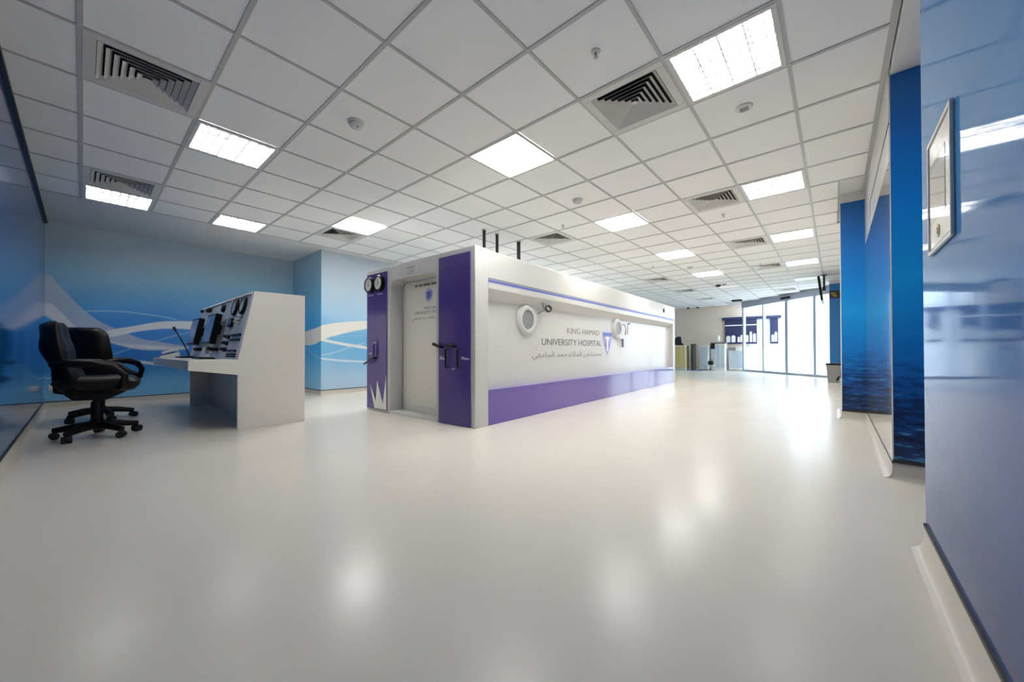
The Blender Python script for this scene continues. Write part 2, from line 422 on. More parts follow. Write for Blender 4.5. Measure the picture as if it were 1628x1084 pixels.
# mirror gloss lining of the panelled wall between the two sea panels, with white head above and dark joints
MB().box(XR - .006, XR, 3.425, 5.97, 0.11, 2.03).build('gloss_lining', 'gloss_panel', pier2)
MB().box(XR - .006, XR, 3.425, 5.10, 2.045, ZC - .02).build('head_panel', 'white_gloss', pier2)
MB().box(XR - .006, XR, 5.115, 5.97, 2.045, ZC - .02).build('head_panel', 'white_gloss', pier2)
MB().box(XR - .008, XR, 3.425, 5.115, 2.275, 2.29).build('joint', 'trim_dark', pier2)
MB().box(XR - .007, XR, 5.10, 5.115, 2.03, 2.29).build('joint', 'trim_dark', pier2)

# skirtings: coved vinyl with a dark capping line
def skirt(name, a, b, nrm, cap=True):
    """a -> b along the wall foot, nrm points into the room"""
    a, b, nrm = Vector(a), Vector(b), Vector(nrm)
    prof = [(0.0, 0.0), (0.045, 0.0), (0.03, 0.004), (0.018, 0.012), (0.010, 0.028), (0.007, 0.05), (0.006, SK), (0.0, SK)]
    d = b - a
    mb = MB().prism(prof, 0.0, 1.0, lambda p, q, t: tuple(a + d * t + nrm * p + Vector((0, 0, q))))
    o = struct(mb.build(name, 'cove', smooth=True))
    if cap:
        c = MB().prism([(0.0, SK), (0.0075, SK), (0.0075, SK + .013), (0.0, SK + .013)], 0.0, 1.0, lambda p, q, t: tuple(a + d * t + nrm * p + Vector((0, 0, q))))
        c.build('capping', 'trim_dark', o)
    return o
skirt('baseboard_left', (XB, YL, 0), (XR, YL, 0), (0, 1, 0))
skirt('baseboard_back', (XB, YL, 0), (XB, YP, 0), (1, 0, 0))
skirt('baseboard_pier', (XB, YP, 0), (XC, YP, 0), (0, -1, 0))
skirt('baseboard_side', (XC, YP, 0), (XC, YF, 0), (1, 0, 0))
skirt('baseboard_right', (XR, YL, 0), (XR, 2.30, 0), (-1, 0, 0))
skirt('baseboard_alcove', (XR, 3.42, 0), (3.7, 3.42, 0), (0, -1, 0), cap=False)
skirt('baseboard_panelled', (XR, 3.42, 0), (XR, 5.97, 0), (-1, 0, 0))
skirt('baseboard_column', (2.672, 5.97, 0), (XR, 5.97, 0), (0, -1, 0), cap=False)
skirt('baseboard_column_side', (2.672, 5.97, 0), (2.672, 6.9, 0), (-1, 0, 0), cap=False)
skirt('baseboard_far', (XC, YF, 0), (PA.x, YF, 0), (0, -1, 0), cap=False)

# printed sea panels on the wall ends
def sea_board(x0, x1, y, z0, z1, mat, label):
    t = thing('wall_panel', ((x0 + x1) / 2, y, z0), label, 'wall panel')
    w = (x1 - x0) / 2
    MB().box(-w, w, -.012, -.001, 0.012, z1 - z0).build('printed_face', mat, t)
    MB().box(-w - .003, w, -.014, -.001, -0.012, 0.012).build('bottom_trim', 'trim_dark', t)
    MB().box(-w - .004, -w, -.013, -.001, 0.012, z1 - z0).build('edge_strip', 'light_frame', t)
    return t
sea_board(XR, 3.69, 3.42, 0.115, 2.585, 'sea_panel', 'tall deep blue sea-print panel beside the near glossy wall')
sea_board(2.672, XR, 5.97, 0.105, 2.57, 'sea_panel', 'sea-print panel with dark ripples on the narrow column further along')
sea_board(2.505, 2.90, 13.02, 0.105, 2.57, 'sea_flat', 'plain blue wall panel beside the glass entrance, above the bin')

# perimeter angles of the ceiling
ang = struct(MB().box(XR - .032, XR - .002, YL, 5.955, ZC - .012, ZC).build('trim_1', 'tee'))
struct(MB().box(XB, XR, YL + .001, YL + .022, ZC - .03, ZC).build('trim_2', 'trim_dark'))

# ================================================================== CEILING GRID
G = 0.6
lit_flat = {(0, 4), (-5, 4), (0, 8), (0, 12), (0, 16), (-5, 8), (-5, 12), (-5, 16)}
lit_pris = {(3, 4), (-3, 1), (-7, 0), (-7, 2), (3, 8), (3, 12), (3, 16)}
lit_faint = {(0, 20), (3, 20)}
vents = {(-2, 0), (2, 4), (-6, 0), (2, 8), (2, 12), (-6, 4), (-2, 8), (2, 16), (-2, 16), (-2, 20), (-2, 24), (2, 23)}
special = lit_flat | lit_pris | lit_faint | vents
tile_me = MB().box(-.291, .291, -.291, .291, 0, .012).mesh('ceiling_tile', 'tile', bevel=0.002, seg=1)
def inside(x, y):        # on the room side of the glass partition
    return (Vector((x, y, 0)) - PA).dot(PNn) < 0.0 or x < PA.x
cells = []
for ix in range(-7, 5):
    for iy in range(-1, 29):
        x0, x1 = ix * G, min((ix + 1) * G, XR - .015)
        y0, y1 = max(iy * G, YL + .012), min((iy + 1) * G, YF - .01)
        if not all(inside(a, b) for a in (x0, x1) for b in (y0, y1)): continue
        if x1 > 2.68 and y1 > 5.97: x1 = 2.66 if y0 < 6.9 else 2.88
        if y0 < 5.97 < y1 and x1 > 2.68: x1 = 2.66
        cells.append((ix, iy, x0, x1, y0, y1))
plain = [c for c in cells if (c[0], c[1]) not in special]
plain.sort(key=lambda c: ((c[2] + c[3]) / 2 - 2.61) ** 2 + ((c[4] + c[5]) / 2) ** 2)
rest = MB()
for n, (ix, iy, x0, x1, y0, y1) in enumerate(plain):
    full = abs(x1 - x0 - G) < .001 and abs(y1 - y0 - G) < .001
    if n < 290:
        me = tile_me if full else MB().box(-(x1 - x0) / 2 + .009, (x1 - x0) / 2 - .009, -(y1 - y0) / 2 + .009, (y1 - y0) / 2 - .009, 0, .012).mesh('ceiling_tile', 'tile')
        inst('ceiling_tile', me, ceil, ((x0 + x1) / 2, (y0 + y1) / 2, ZC + .004 + random.uniform(0, .0015)))
    else:
        rest.box(x0 + .009, x1 - .009, y0 + .009, y1 - .009, ZC + .004, ZC + .016)
if rest.v:
    o = rest.build('ceiling_tile_field', 'tile', ceil); o['kind'] = 'stuff'
def clip_y(x):           # how far a line at this x runs before the partition
    return YF - .01 if x < PA.x else min(YF, (PA + PD * ((x - PA.x) / PD.x)).y - .06)
def clip_x(y):
    if y < 14.3: return (XR - .02) if y < 5.96 else (2.66 if y < 6.91 else 2.88)
    t = (y - PA.y) / PD.y
    return min(2.88, (PA + PD * t).x - .06) if y < PA.y else PA.x
for iy in range(0, 30):
    y = iy * G
    if y > YF - .05: break
    MB().box(-4.212, clip_x(y), y - .013, y + .013, ZC - .001, ZC + .004).build('main_runner', 'tee', ceil)
for ix in range(-7, 5):
    x = ix * G
    MB().box(x - .0105, x + .0105, YL + .01, clip_y(x), ZC - .0005, ZC + .004).build('cross_tee', 'tee', ceil)

# ---- recessed luminaires
def ring(mb, o, i, z0, z1):
    mb.box(-o, o, -o, -i, z0, z1).box(-o, o, i, o, z0, z1).box(-o, -i, -i, i, z0, z1).box(i, o, -i, i, z0, z1); return mb
light_labels = {
    (-5, 8): 'opal ceiling light hidden past the chamber roof, nearest of the concealed row', (-5, 12): 'opal ceiling light hidden past the chamber roof, middle of the concealed row',
    (-5, 16): 'opal ceiling light hidden past the chamber roof, farthest of the concealed row',
    (3, 4): 'large bright prismatic ceiling light, nearest one on the right', (0, 4): 'square opal ceiling light directly in front of the chamber door',
    (-3, 1): 'ribbed ceiling light above the floor in front of the console', (-7, 0): 'ribbed ceiling light beside a vent in the far left ceiling corner',
    (-7, 2): 'ribbed ceiling light next to the mural wall, right of the corner light', (-5, 4): 'opal ceiling light left of the chamber, beside a half-hidden vent',
    (0, 8): 'opal ceiling light over the long side of the chamber, nearest of that row', (3, 8): 'prismatic ceiling light second from the viewer in the right row',
    (3, 12): 'prismatic ceiling light third from the viewer in the right row', (0, 12): 'opal ceiling light over the middle of the chamber side, second of its row',
    (3, 16): 'prismatic ceiling light farthest lit one in the right row', (0, 16): 'small-looking opal ceiling light over the rear of the chamber, third of its row',
    (0, 20): 'dim pale ceiling panel behind the last lit light of the chamber row', (3, 20): 'dim warm ceiling panel next to the hanging television'}
fr_me = ring(MB(), .292, .262, -.004, .012).mesh('frame', 'light_frame', bevel=.002, seg=1)
fl_me = ring(MB(), .292, .280, -.004, .012).mesh('frame', 'light_frame', bevel=.002, seg=1)
def lv():
    mb = MB()
    for k in range(1, 8):
        c = -.262 + .524 * k / 8; mb.box(-.262, .262, c - .003, c + .003, -.003, .010)
    for k in range(1, 4):
        c = -.262 + .524 * k / 4; mb.box(c - .003, c + .003, -.262, .262, -.002, .010)
    return mb.mesh('louvre', 'light_frame')
lv_me = lv()
dp_me = MB().box(-.262, .262, -.262, .262, .010, .014).mesh('diffuser', 'prismatic')
df_me = MB().box(-.280, .280, -.280, .280, .004, .008).mesh('diffuser', 'flat_panel')
do_me = MB().box(-.280, .280, -.280, .280, .004, .008).mesh('diffuser', 'warm_diffuser')
for (ix, iy) in sorted(lit_flat | lit_pris | lit_faint):
    t = thing('ceiling_light', (ix * G + .3, iy * G + .3, ZC), light_labels[(ix, iy)], 'ceiling light', group='recessed ceiling lights')
    if (ix, iy) in lit_pris:
        inst('frame', fr_me, t); inst('louvre', lv_me, t)['kind'] = 'stuff'; inst('diffuser', dp_me, t)
    else:
        inst('frame', fl_me, t); inst('diffuser', df_me if (ix, iy) in lit_flat else do_me, t)

# ---- four-way air diffusers
vent_labels = {
    (-2, 0): 'large square air vent in the left foreground of the ceiling', (2, 4): 'square louvred air vent left of the brightest ceiling light',
    (-6, 0): 'air vent in front of the corner ceiling light on the left', (2, 8): 'air vent left of the second prismatic light in the right row',
    (2, 12): 'air vent left of the third prismatic light in the right row', (-6, 4): 'air vent mostly hidden beside the opal light left of the chamber',
    (-2, 8): 'triangular-looking air vent over the chamber roof behind the dark pipes', (2, 16): 'far pale air vent left of the last prismatic light',
    (-2, 16): 'far dark air vent above the middle of the chamber roofline', (-2, 20): 'second far dark air vent above the rear of the chamber roofline',
    (-2, 24): 'farthest dark air vent near the beige end wall', (2, 23): 'thin far air vent just before the glass entrance head'}
def vent_meshes():
    f = ring(MB(), .292, .235, -.003, .012).mesh('frame', 'vent_white', bevel=.002, seg=1)
    rings = []
    for k in range(6):
        o = .232 - k * .036; i = o - .027; mb = MB()
        z0, z1 = -.003, .020       # each louvre slopes up towards the middle
        lo = [(-o, -o), (o, -o), (o, o), (-o, o)]; hi = [(-i, -i), (i, -i), (i, i), (-i, i)]
        v = [(a, b, z0) for a, b in lo] + [(a, b, z1) for a, b in hi] + [(a, b, z0 + .003) for a, b in lo] + [(a, b, z1 + .003) for a, b in hi]
        fs = []
        for q in range(4):
            w = (q + 1) % 4
            fs += [(q, w, 4 + w, 4 + q), (8 + q, 12 + q, 12 + w, 8 + w), (q, 8 + q, 8 + w, w), (4 + q, 4 + w, 12 + w, 12 + q)]
        mb.add(v, fs); rings.append(mb.mesh('louvre_ring', 'vent_white'))
    core = MB().box(-.016, .016, -.016, .016, .0, .004).mesh('centre_plate', 'vent_white')
    back = MB().box(-.24, .24, -.24, .24, .0268, .0285).mesh('plenum', 'vent_dark')
    return f, rings, core, back
vf, vr, vc, vb = vent_meshes()
for (ix, iy) in sorted(vents):
    t = thing('air_vent', (ix * G + .3, iy * G + .3, ZC), vent_labels[(ix, iy)], 'air vent', group='square ceiling vents')
    inst('frame', vf, t); inst('plenum', vb, t); inst('centre_plate', vc, t)
    for r_ in vr: inst('louvre_ring', r_, t)

# ---- detectors and sprinklers
def detector(x, y, label, r=.055):
    t = thing('smoke_detector', (x, y, ZC + .004), label, 'smoke detector', group='smoke detectors')
    MB().lathe([(r * 1.15, 0), (r * 1.15, -.010), (r * 1.0, -.014)][::-1], 20).build('base', 'detector', t, smooth=True)
    MB().lathe([(r * .95, -.014), (r * .95, -.03), (r * .75, -.042), (r * .3, -.047)][::-1], 20).build('sensor_head', 'detector', t, smooth=True)
    MB().lathe([(.006, -.040), (.006, -.0485)][::-1], 8, Matrix.Translation((r * .45, 0, 0))).build('indicator', 'black', t)
detector(-0.29, 1.454, 'round smoke detector on the ceiling, left of the chamber door')
detector(0.245, 3.976, 'grey round smoke detector behind the opal light before the door')
detector(0.19, 8.853, 'far smoke detector between the second and third opal lights')
def sprinkler(x, y, label, big=False):
    t = thing('sprinkler', (x, y, ZC + .004), label, 'sprinkler', group='ceiling sprinklers')
    MB().lathe([(.030, 0), (.028, -.005), (.012, -.008)][::-1], 18).build('rosette', 'detector', t, smooth=True)
    MB().lathe([(.007, -.006), (.007, -.022), (.0035, -.025), (.0035, -.036)][::-1], 10).build('nozzle', 'chrome', t, smooth=True)
    MB().lathe([(.014, -.034), (.014, -.037)][::-1], 12).build('deflector', 'chrome', t)
sprinkler(1.511, 2.082, 'nearest sprinkler head, in front of the right louvred vent')
sprinkler(-0.394, 4.634, 'small sprinkler head above the dark pipes of the chamber')
sprinkler(1.481, 5.703, 'sprinkler head behind the second right-row vent')
sprinkler(-0.407, 8.244, 'faint sprinkler head far over the chamber side')
sprinkler(1.426, 9.462, 'faint far sprinkler head before the last right-row vent')
t = thing('ceiling_speaker', (2.103, 3.304, ZC + .004), 'small round white ceiling fitting beyond the brightest light', 'ceiling fitting')
MB().lathe([(.06, 0), (.058, -.008), (.045, -.012)][::-1], 20).build('flange', 'detector', t, smooth=True)
for k in range(3): MB().box(-.028, .028, -.004 + (k - 1) * .018, .004 + (k - 1) * .018, -.017, -.010).build('slot_bar', 'grey_metal', t)
t = thing('ceiling_camera', (0.132, 11.781, ZC + .004), 'dark paired fitting on the far ceiling before the dim panel', 'ceiling fitting')
MB().lathe([(.07, 0), (.07, -.02), (.05, -.05), (.02, -.06)][::-1], 16).build('dome', 'dark_pipe', t, smooth=True)
MB().box(.1, .2, -.04, .04, -.03, 0).build('junction_box', 'grey_metal', t)
t = thing('exit_sensor', (-.10, 15.75, ZC + .002), 'black ceiling box just left of the glass entrance', 'ceiling fitting')
MB().box(-.16, .16, -.07, .07, -.055, 0).build('housing', 'black', t, bevel=.01)
MB().box(-.10, .10, -.075, -.07, -.045, -.015).build('lens', 'dark_pipe', t)
for x, lab in ((-2.18, 'tiny dark downlight at the beige end wall, left one'), (-1.80, 'tiny dark downlight at the beige end wall, right one')):
    t = thing('spotlight', (x, 17.2, ZC + .002), lab, 'spotlight')
    MB().lathe([(.05, 0), (.05, -.05), (.04, -.06)][::-1], 14).build('body', 'dark_pipe', t, smooth=True)
    MB().lathe([(.055, 0), (.055, -.006)][::-1], 14).build('rim', 'grey_metal', t)

# ================================================================== GLASS ENTRANCE
HZ = 2.46
ent = struct(bpy.data.objects.new('door_1', None)); COL.objects.link(ent)
ent.location = PA; ent.rotation_euler = (0, 0, math.atan2(PD.y, PD.x)); ent['label'] = 'aluminium framed sliding glass entrance doors'
for t0, w in ((0.0, .075), (1.04, .055), (2.08, .11), (3.14, .09), (4.07, .06)):
    MB().box(t0 - w / 2, t0 + w / 2, -.05, .05, 0, HZ).build('post', 'alu', ent, bevel=.004)
MB().box(-.04, 4.12, -.07, .07, HZ, ZC + .03).build('header', 'alu', ent, bevel=.004)
for a, b in ((.0375, 1.0125), (1.0675, 2.025), (2.135, 3.095), (3.185, 4.04)):
    MB().box(a, b, -.03, .03, 0, .07).build('bottom_rail', 'alu', ent, bevel=.003)
    MB().box(a, b, -.006, .006, .07, HZ).build('pane', 'glass', ent)
MB().box(1.93, 2.27, -.13, -.07, HZ + .06, HZ + .12).build('motion_sensor', 'black', ent, bevel=.008)
# porch beyond the glass, open to the sky
MB().box(PA.x + .06, 1.28, YF - .006, YF, 0, 3.6).build('render_coat', 'porch_white', wall_far)
struct(MB().prism([(0.2, 29.0), (2.15, 20.3), (7.4, 19.2), (7.4, 19.35), (2.25, 20.42), (0.35, 29.0)], 0, 3.6, lambda a, b, d: (a, b, d)).build('wall_porch', 'porch_white'))
# navy wall board with white skyline, seen partly through the glass
t = thing('wall_board', (0.05, YF - .01, 1.07), 'navy graphic board with white skyline and cornice behind the glass', 'wall board')
MB().box(-1.0, 1.01, -.10, -.001, .98, 1.09).build('cornice', 'navy', t, bevel=.006)
MB().box(-.90, .22, -.05, -.001, 0, .98).build('board', 'navy', t)
MB().box(.66, .91, -.05, -.001, 0, .98).build('board', 'navy', t)  # gap left between the boards imitates glare whiting out the middle
MB().box(-.90, .22, -.056, -.05, .74, .78).build('white_stripe', 'white_satin', t)
for a, b, h in ((-.85, -.70, .34), (-.66, -.52, .36), (-.44, -.36, .30), (-.34, -.24, .38), (-.16, -.06, .36), (-.02, .06, .50), (.09, .19, .42), (.70, .78, .36), (.80, .88, .46)):
    MB().prism([(a, .07), (b, .07), (b, h - .04), ((a + b) / 2, h), (a, h - .04)], -.056, -.05, lambda p, q, d: (p, d, q)).build('skyline_shape', 'white_satin', t)

# ================================================================== HYPERBARIC CHAMBER
ch = thing('hyperbaric_chamber', (-0.24, 2.72, 0), 'large white walk-in hyperbaric chamber with purple panels and lettering', 'chamber', rz=R(2.2))
W, L, H = 2.11, 7.36, 1.935
FR = lambda w, z, d: (-w, d, z)                        # front face: w to the left, d inwards (+)
SD = lambda s_, z, d: (-.1 + d, s_, z)                 # recessed side wall, d outwards
SO = lambda s_, z, d: (d, s_, z)                       # outer side plane
# front frame with the round-cornered door opening
def arc(cx, cz, r, a0, a1, n=6): return [(cx + r * math.cos(R(a0 + (a1 - a0) * k / n)), cz + r * math.sin(R(a0 + (a1 - a0) * k / n))) for k in range(n + 1)]
r = .09
poly = [(0, 0), (.625, 0), (.625, 1.735 - r)] + arc(.625 + r, 1.735 - r, r, 180, 90)[1:] + arc(1.555 - r, 1.735 - r, r, 90, 0) + [(1.555, 0), (W, 0), (W, H), (0, H)]
MB().prism(poly, 0.0, 0.205, FR).build('front_frame', 'white_gloss', ch, bevel=.006)
MB().box(-1.555, -.625, 0.0, .25, 0, .035).build('sill', 'white_satin', ch)
# door set back in the opening
MB().prism([(.60, .03), (1.575, .03), (1.575, 1.76), (.60, 1.76)], .235, .26, FR).build('door_seal', 'dark_line', ch)
r = .10
dp = [(.63, .037), (1.542, .037), (1.542, 1.725 - r)] + arc(1.542 - r, 1.725 - r, r, 0, 90)[1:] + arc(.63 + r, 1.725 - r, r, 90, 180)
door = MB().prism(dp, .195, .235, FR).build('door', 'console_white', ch, bevel=.004)
r = .06
ip = [(.70, .10), (1.46, .10), (1.46, 1.62 - r)] + arc(1.46 - r, 1.62 - r, r, 0, 90)[1:] + arc(.70 + r, 1.62 - r, r, 90, 180)
MB().prism(ip, .188, .196, FR).build('inner_panel', 'console_white', door, bevel=.003)
DF = lambda a, b, d: (a, .1875 - d, b)                # lettering on the door: a runs to the viewer's right
lettering('lettering', 'KING HAMAD', (-1.09, -.74, 1.345, 1.378), DF, 'letter_grey', door)
lettering('lettering', 'UNIVERSITY HOSPITAL', (-1.285, -.66, 1.288, 1.325), DF, 'letter_grey', door)
AR = ''.join(chr(c) for c in [0xFEE3, 0xFEB4, 0xFE98, 0xFEB8, 0xFED4, 0xFEF0, 32, 0xFE8D, 0xFEDF, 0xFEE4, 0xFEE0, 0xFEDA, 32, 0xFEA3, 0xFEE4, 0xFEAA, 32, 0xFE8D, 0xFEDF, 0xFEA0, 0xFE8E, 0xFEE3, 0xFECC, 0xFEF2])[::-1]
lettering('lettering', AR, (-1.33, -.66, 1.205, 1.255), DF, 'letter_grey', door)
MB().prism([(-1.0, 1.43), (-.93, 1.47), (-.91, 1.56), (-.96, 1.60), (-1.02, 1.60), (-1.07, 1.56), (-1.06, 1.47)], 0, .0012, DF).build('crest', 'lavender', door)
MB().prism([(-1.0, 1.46), (-.95, 1.50), (-.945, 1.565), (-1.03, 1.565), (-1.035, 1.50)], .0012, .002, DF).build('crest_centre', 'blue_line', door)
for a, b in ((-1.29, -1.22), (-1.20, -1.13), (-1.11, -.98), (-.96, -.82)):
    MB().prism([(a, 1.645), (b, 1.645), (b, 1.675), (a, 1.675)], -.009, -.006, DF).build('notice_strip', 'letter_tan', door)
# purple panels
lp = MB().prism([(1.615, .03), (2.098, .03), (2.098, 1.872), (1.615, 1.872)], -.012, 0.0, FR).build('left_panel', 'purple_dark', ch, bevel=.002)
rp = MB().prism([(.063, .006), (.570, .006), (.570, 1.876), (.063, 1.876)], -.014, 0.0, FR).build('right_panel', 'purple_dark', ch, bevel=.002)
MB().prism([(1.905, .04), (2.009, .354), (1.87, .13), (1.837, .415), (1.70, .11), (1.622, .50), (1.617, .04)], -.0145, -.012, FR).build('spike_graphic', 'white_satin', lp)
def gauge(parent, origin, normal_rot, r, depth=.05, name='gauge', hole=.78):
    """pressure gauge: black bezel, pale dial, needle; local +z is outwards"""
    mt = Matrix.Translation(origin) @ normal_rot
    g = MB().lathe([(r * hole, depth * .8), (r * hole, depth), (r * .92, depth), (r, depth * .8), (r, 0), (r * .4, 0)], 32, mt, closed=False).build(name, 'black', parent, smooth=True)
    MB().lathe([(r * hole, depth * .5), (r * hole, depth * .82)], 32, mt).build('dial', 'dial', g)
    a = r * .06
    MB().add([tuple(mt @ Vector(q)) for q in ((-a, -r * .2, depth * .82), (a, -r * .2, depth * .82), (a * .3, r * .6, depth * .82), (-a * .3, r * .6, depth * .82),
              (-a, -r * .2, depth * .88), (a, -r * .2, depth * .88), (a * .3, r * .6, depth * .88), (-a * .3, r * .6, depth * .88))],
             [(0, 3, 2, 1), (4, 5, 6, 7), (0, 1, 5, 4), (1, 2, 6, 5), (2, 3, 7, 6), (3, 0, 4, 7)]).build('needle', 'trim_dark', g)
    return g
RF = Matrix.Rotation(R(90), 4, 'X')                   # z -> -y (out of the front face)
gauge(ch, (-2.0, -.012, 1.724), RF, .108, .045)
gauge(ch, (-1.765, -.012, 1.724), RF, .108, .045)
for c0 in (2.0, 1.77):
    for k in range(3):
        MB().prism([(c0 + .065 - k * .045, 1.578), (c0 + .065 - k * .045 - .036, 1.578), (c0 + .065 - k * .045 - .036, 1.592), (c0 + .065 - k * .045, 1.592)], -.0135, -.012, FR).build('caption_mark', 'label_pale', lp)
def lever(parent, a, b, r=.013, mat='black', name='lever'):
    """bar standing off the front face on a short stem"""
    a0 = FR(a[0], a[1], -.055); b0 = FR(b[0], b[1], -.055)
    return MB().tube([FR(a[0], a[1], -.012), a0, b0], [r * .8, r, r * 1.15], 10).build(name, mat, parent, smooth=True)
lever(ch, (.50, .862), (.612, .897), .016); lever(ch, (.285, .868), (.405, .888), .016)
for w in (.412, .219):
    MB().tube([FR(w, .84, -.013), FR(w, .832, -.05), FR(w, .642, -.05), FR(w, .634, -.013)], .011, 10).build('pull_bar', 'black', ch, smooth=True)
for a, b, c, d in ((.548, .500, .722, .758), (.496, .455, .715, .742), (.195, .155, .725, .755), (.15, .11, .722, .745), (.105, .078, .722, .740), (.345, .30, .612, .626)):
    MB().prism([(a, c), (b, c), (b, d), (a, d)], -.0155, -.014, FR).build('caption_mark', 'label_pale', rp)
MB().tube([FR(1.877, .71, -.012), FR(1.877, .72, -.045), FR(1.877, .905, -.045), FR(1.877, .915, -.012)], .014, 10).build('pull_bar', 'purple_dark', ch, smooth=True)
lever(ch, (1.86, .725), (2.09, .640), .012)
MB().prism([(2.04, .77), (1.97, .77), (1.97, .79), (2.04, .79)], -.0135, -.012, FR).build('caption_mark', 'label_pale', lp)
MB().lathe([(.022, 0), (.022, .02), (.012, .03)], 16, Matrix.Translation((-1.877, -.012, .925)) @ RF).build('knob', 'purple_soft', ch, smooth=True)
# notice plate over the door
pq = MB().prism([(.997, 1.752), (1.208, 1.752), (1.208, 1.862), (.997, 1.862)], -.004, 0.0, FR).build('notice_plate', 'light_frame', ch)
MB().prism([(1.01, 1.845), (1.195, 1.845), (1.195, 1.858), (1.01, 1.858)], -.005, -.004, FR).build('notice_bar', 'letter_tan', pq)
for k in range(3):
    z = 1.768 + k * .024
    MB().prism([(1.02, z), (1.19, z), (1.19, z + .009), (1.02, z + .009)], -.005, -.004, FR).build('notice_bar', 'letter_grey', pq)
# long body
MB().box(-W + .1, -.1, .262, 7.22, .02, 1.45).build('side_wall', 'white_gloss', ch)
prof = [(0, 1.925), (0, 1.50), (.1, 1.388), (W - .1, 1.388), (W, 1.50), (W, 1.925)]
MB().prism(prof, .205, 7.2, lambda a, b, d: (-a, d, b)).build('roof_fascia', 'white_gloss', ch, bevel=.008)
MB().box(-W, 0, 7.2, L, 0, 1.925).build('rear_frame', 'white_gloss', ch, bevel=.006)
sk = MB().box(-.12, -.002, .205, 7.2, .0, .384).build('skirt_band', 'purple', ch, bevel=.003)
MB().box(-.12, -.003, .205, 7.2, .384, .392).build('skirt_ledge', 'purple_soft', ch)
MB().box(-W + .002, -W + .12, .205, 7.2, 0, .384).build('skirt_band', 'purple', ch)
MB().box(-.001, .0015, .205, 7.345, 1.572, 1.602).build('stripe', 'blue_line', ch)
MB().box(-.001, .0015, .205, 7.345, 1.610, 1.618).build('stripe', 'dark_line', ch)
MB().lathe([(.05, 0), (.05, .012), (.03, .02)], 18, Matrix.Translation((0, 6.43, 1.77)) @ Matrix.Rotation(R(90), 4, 'Y')).build('badge', 'dark_pipe', ch, smooth=True)
# portholes with swing-arm lamps
RS = Matrix.Rotation(R(90), 4, 'Y')
def porthole(s_, z):
    mt = Matrix.Translation((-.1, s_, z)) @ RS
    p = MB().lathe([(.122, .03), (.126, .044), (.145, .05), (.170, .044), (.198, .022), (.205, 0)], 40, mt, closed=False).build('porthole', 'white_gloss', ch, smooth=True)
    MB().lathe([(.124, .02), (.124, .034)], 40, mt).build('window', 'porthole', p)
porthole(1.02, 1.212); porthole(3.88, 1.225)
lm = MB().tube([(-.085, 1.26, 1.30), (-.04, 1.285, 1.335), (-.02, 1.33, 1.36), (-.03, 1.30, 1.46)], .008, 8).build('swing_arm', 'grey_metal', ch, smooth=True)
MB().lathe([(.034, -.016), (.05, -.016), (.05, .016), (.034, .016), (.034, -.016)], 18, Matrix.Translation((-.02, 1.43, 1.385)) @ Matrix.Rotation(R(70), 4, 'Y') @ Matrix.Rotation(R(25), 4, 'X'), closed=False).build('lamp_ring', 'dark_pipe', lm, smooth=True)
MB().tube([(-.04, 1.285, 1.335), (-.025, 1.38, 1.37)], .008, 8).build('lamp_stem', 'dark_pipe', lm)
lm = MB().tube([(-.085, 4.06, 1.30), (-.03, 4.10, 1.31), (-.02, 4.14, 1.22), (-.03, 4.13, 1.12), (-.03, 4.24, 1.13), (-.03, 4.27, 1.33)], .010, 8).build('swing_arm', 'grey_metal', ch, smooth=True)
MB().tube([(-.03, 4.27, 1.33), (-.03, 4.36, 1.345)], .014, 8).build('lamp_stem', 'dark_pipe', lm)
MB().tube([(-.06, 4.08, 1.04), (-.06, 4.08, .88)], .022, 12).build('valve', 'grey_metal', ch, smooth=True)
MB().tube([(-.095, 4.08, 1.02), (-.06, 4.08, 1.02)], .012, 8).build('valve_stem', 'grey_metal', ch)
# lettering and crest on the side
lettering('lettering', 'KING HAMAD', (2.06, 3.15, 1.073, 1.163), SD, 'letter_tan', ch, .0015)
lettering('lettering', 'UNIVERSITY HOSPITAL', (1.385, 3.228, .893, .987), SD, 'letter_dark', ch, .0015)
lettering('lettering', AR, (1.16, 3.228, .685, .805), SD, 'letter_grey', ch, .0015)
def shield(k, top=1.16, bot=.715, c=3.475, hw=.215):
    pts = [(-1, 1), (1, 1), (1.0, .55), (.86, .2), (.58, -.25), (.25, -.72), (0, -1), (-.25, -.72), (-.58, -.25), (-.86, .2), (-1.0, .55)]
    cz, hz = (top + bot) / 2, (top - bot) / 2
    return [(c + a * hw * k, cz + b * hz * k) for a, b in pts]
cr_ = MB().prism(shield(1.0), 0, .002, SD).build('crest', 'lavender', ch)
MB().prism(shield(.88), .002, .003, SD).build('crest_field', 'purple_soft', cr_)
MB().prism([(3.30, 1.075), (3.65, 1.075), (3.65, 1.135), (3.30, 1.135)], .003, .004, SD).build('crest_bar', 'blue_line', cr_)
MB().prism([(3.455, .80), (3.495, .80), (3.505, 1.0), (3.57, 1.05), (3.475, 1.065), (3.38, 1.05), (3.445, 1.0)], .003, .004, SD).build('crest_staff', 'white_satin', cr_)
for a in (-1, 1):
    MB().prism([(3.475 + a * .06, .86), (3.475 + a * .10, .90), (3.475 + a * .075, .96), (3.475 + a * .05, .93)], .003, .004, SD).build('crest_leaf', 'blue_line', cr_)
MB().prism([(3.43, 1.165), (3.52, 1.165), (3.505, 1.20), (3.49, 1.20), (3.49, 1.25), (3.46, 1.25), (3.46, 1.20), (3.445, 1.20)], 0, .002, SD).build('crest_finial', 'lavender', cr_)
# roof fittings
MB().box(-1.02, -.80, 1.0, 1.35, 1.925, 1.985).build('roof_box', 'white_satin', ch, bevel=.005)
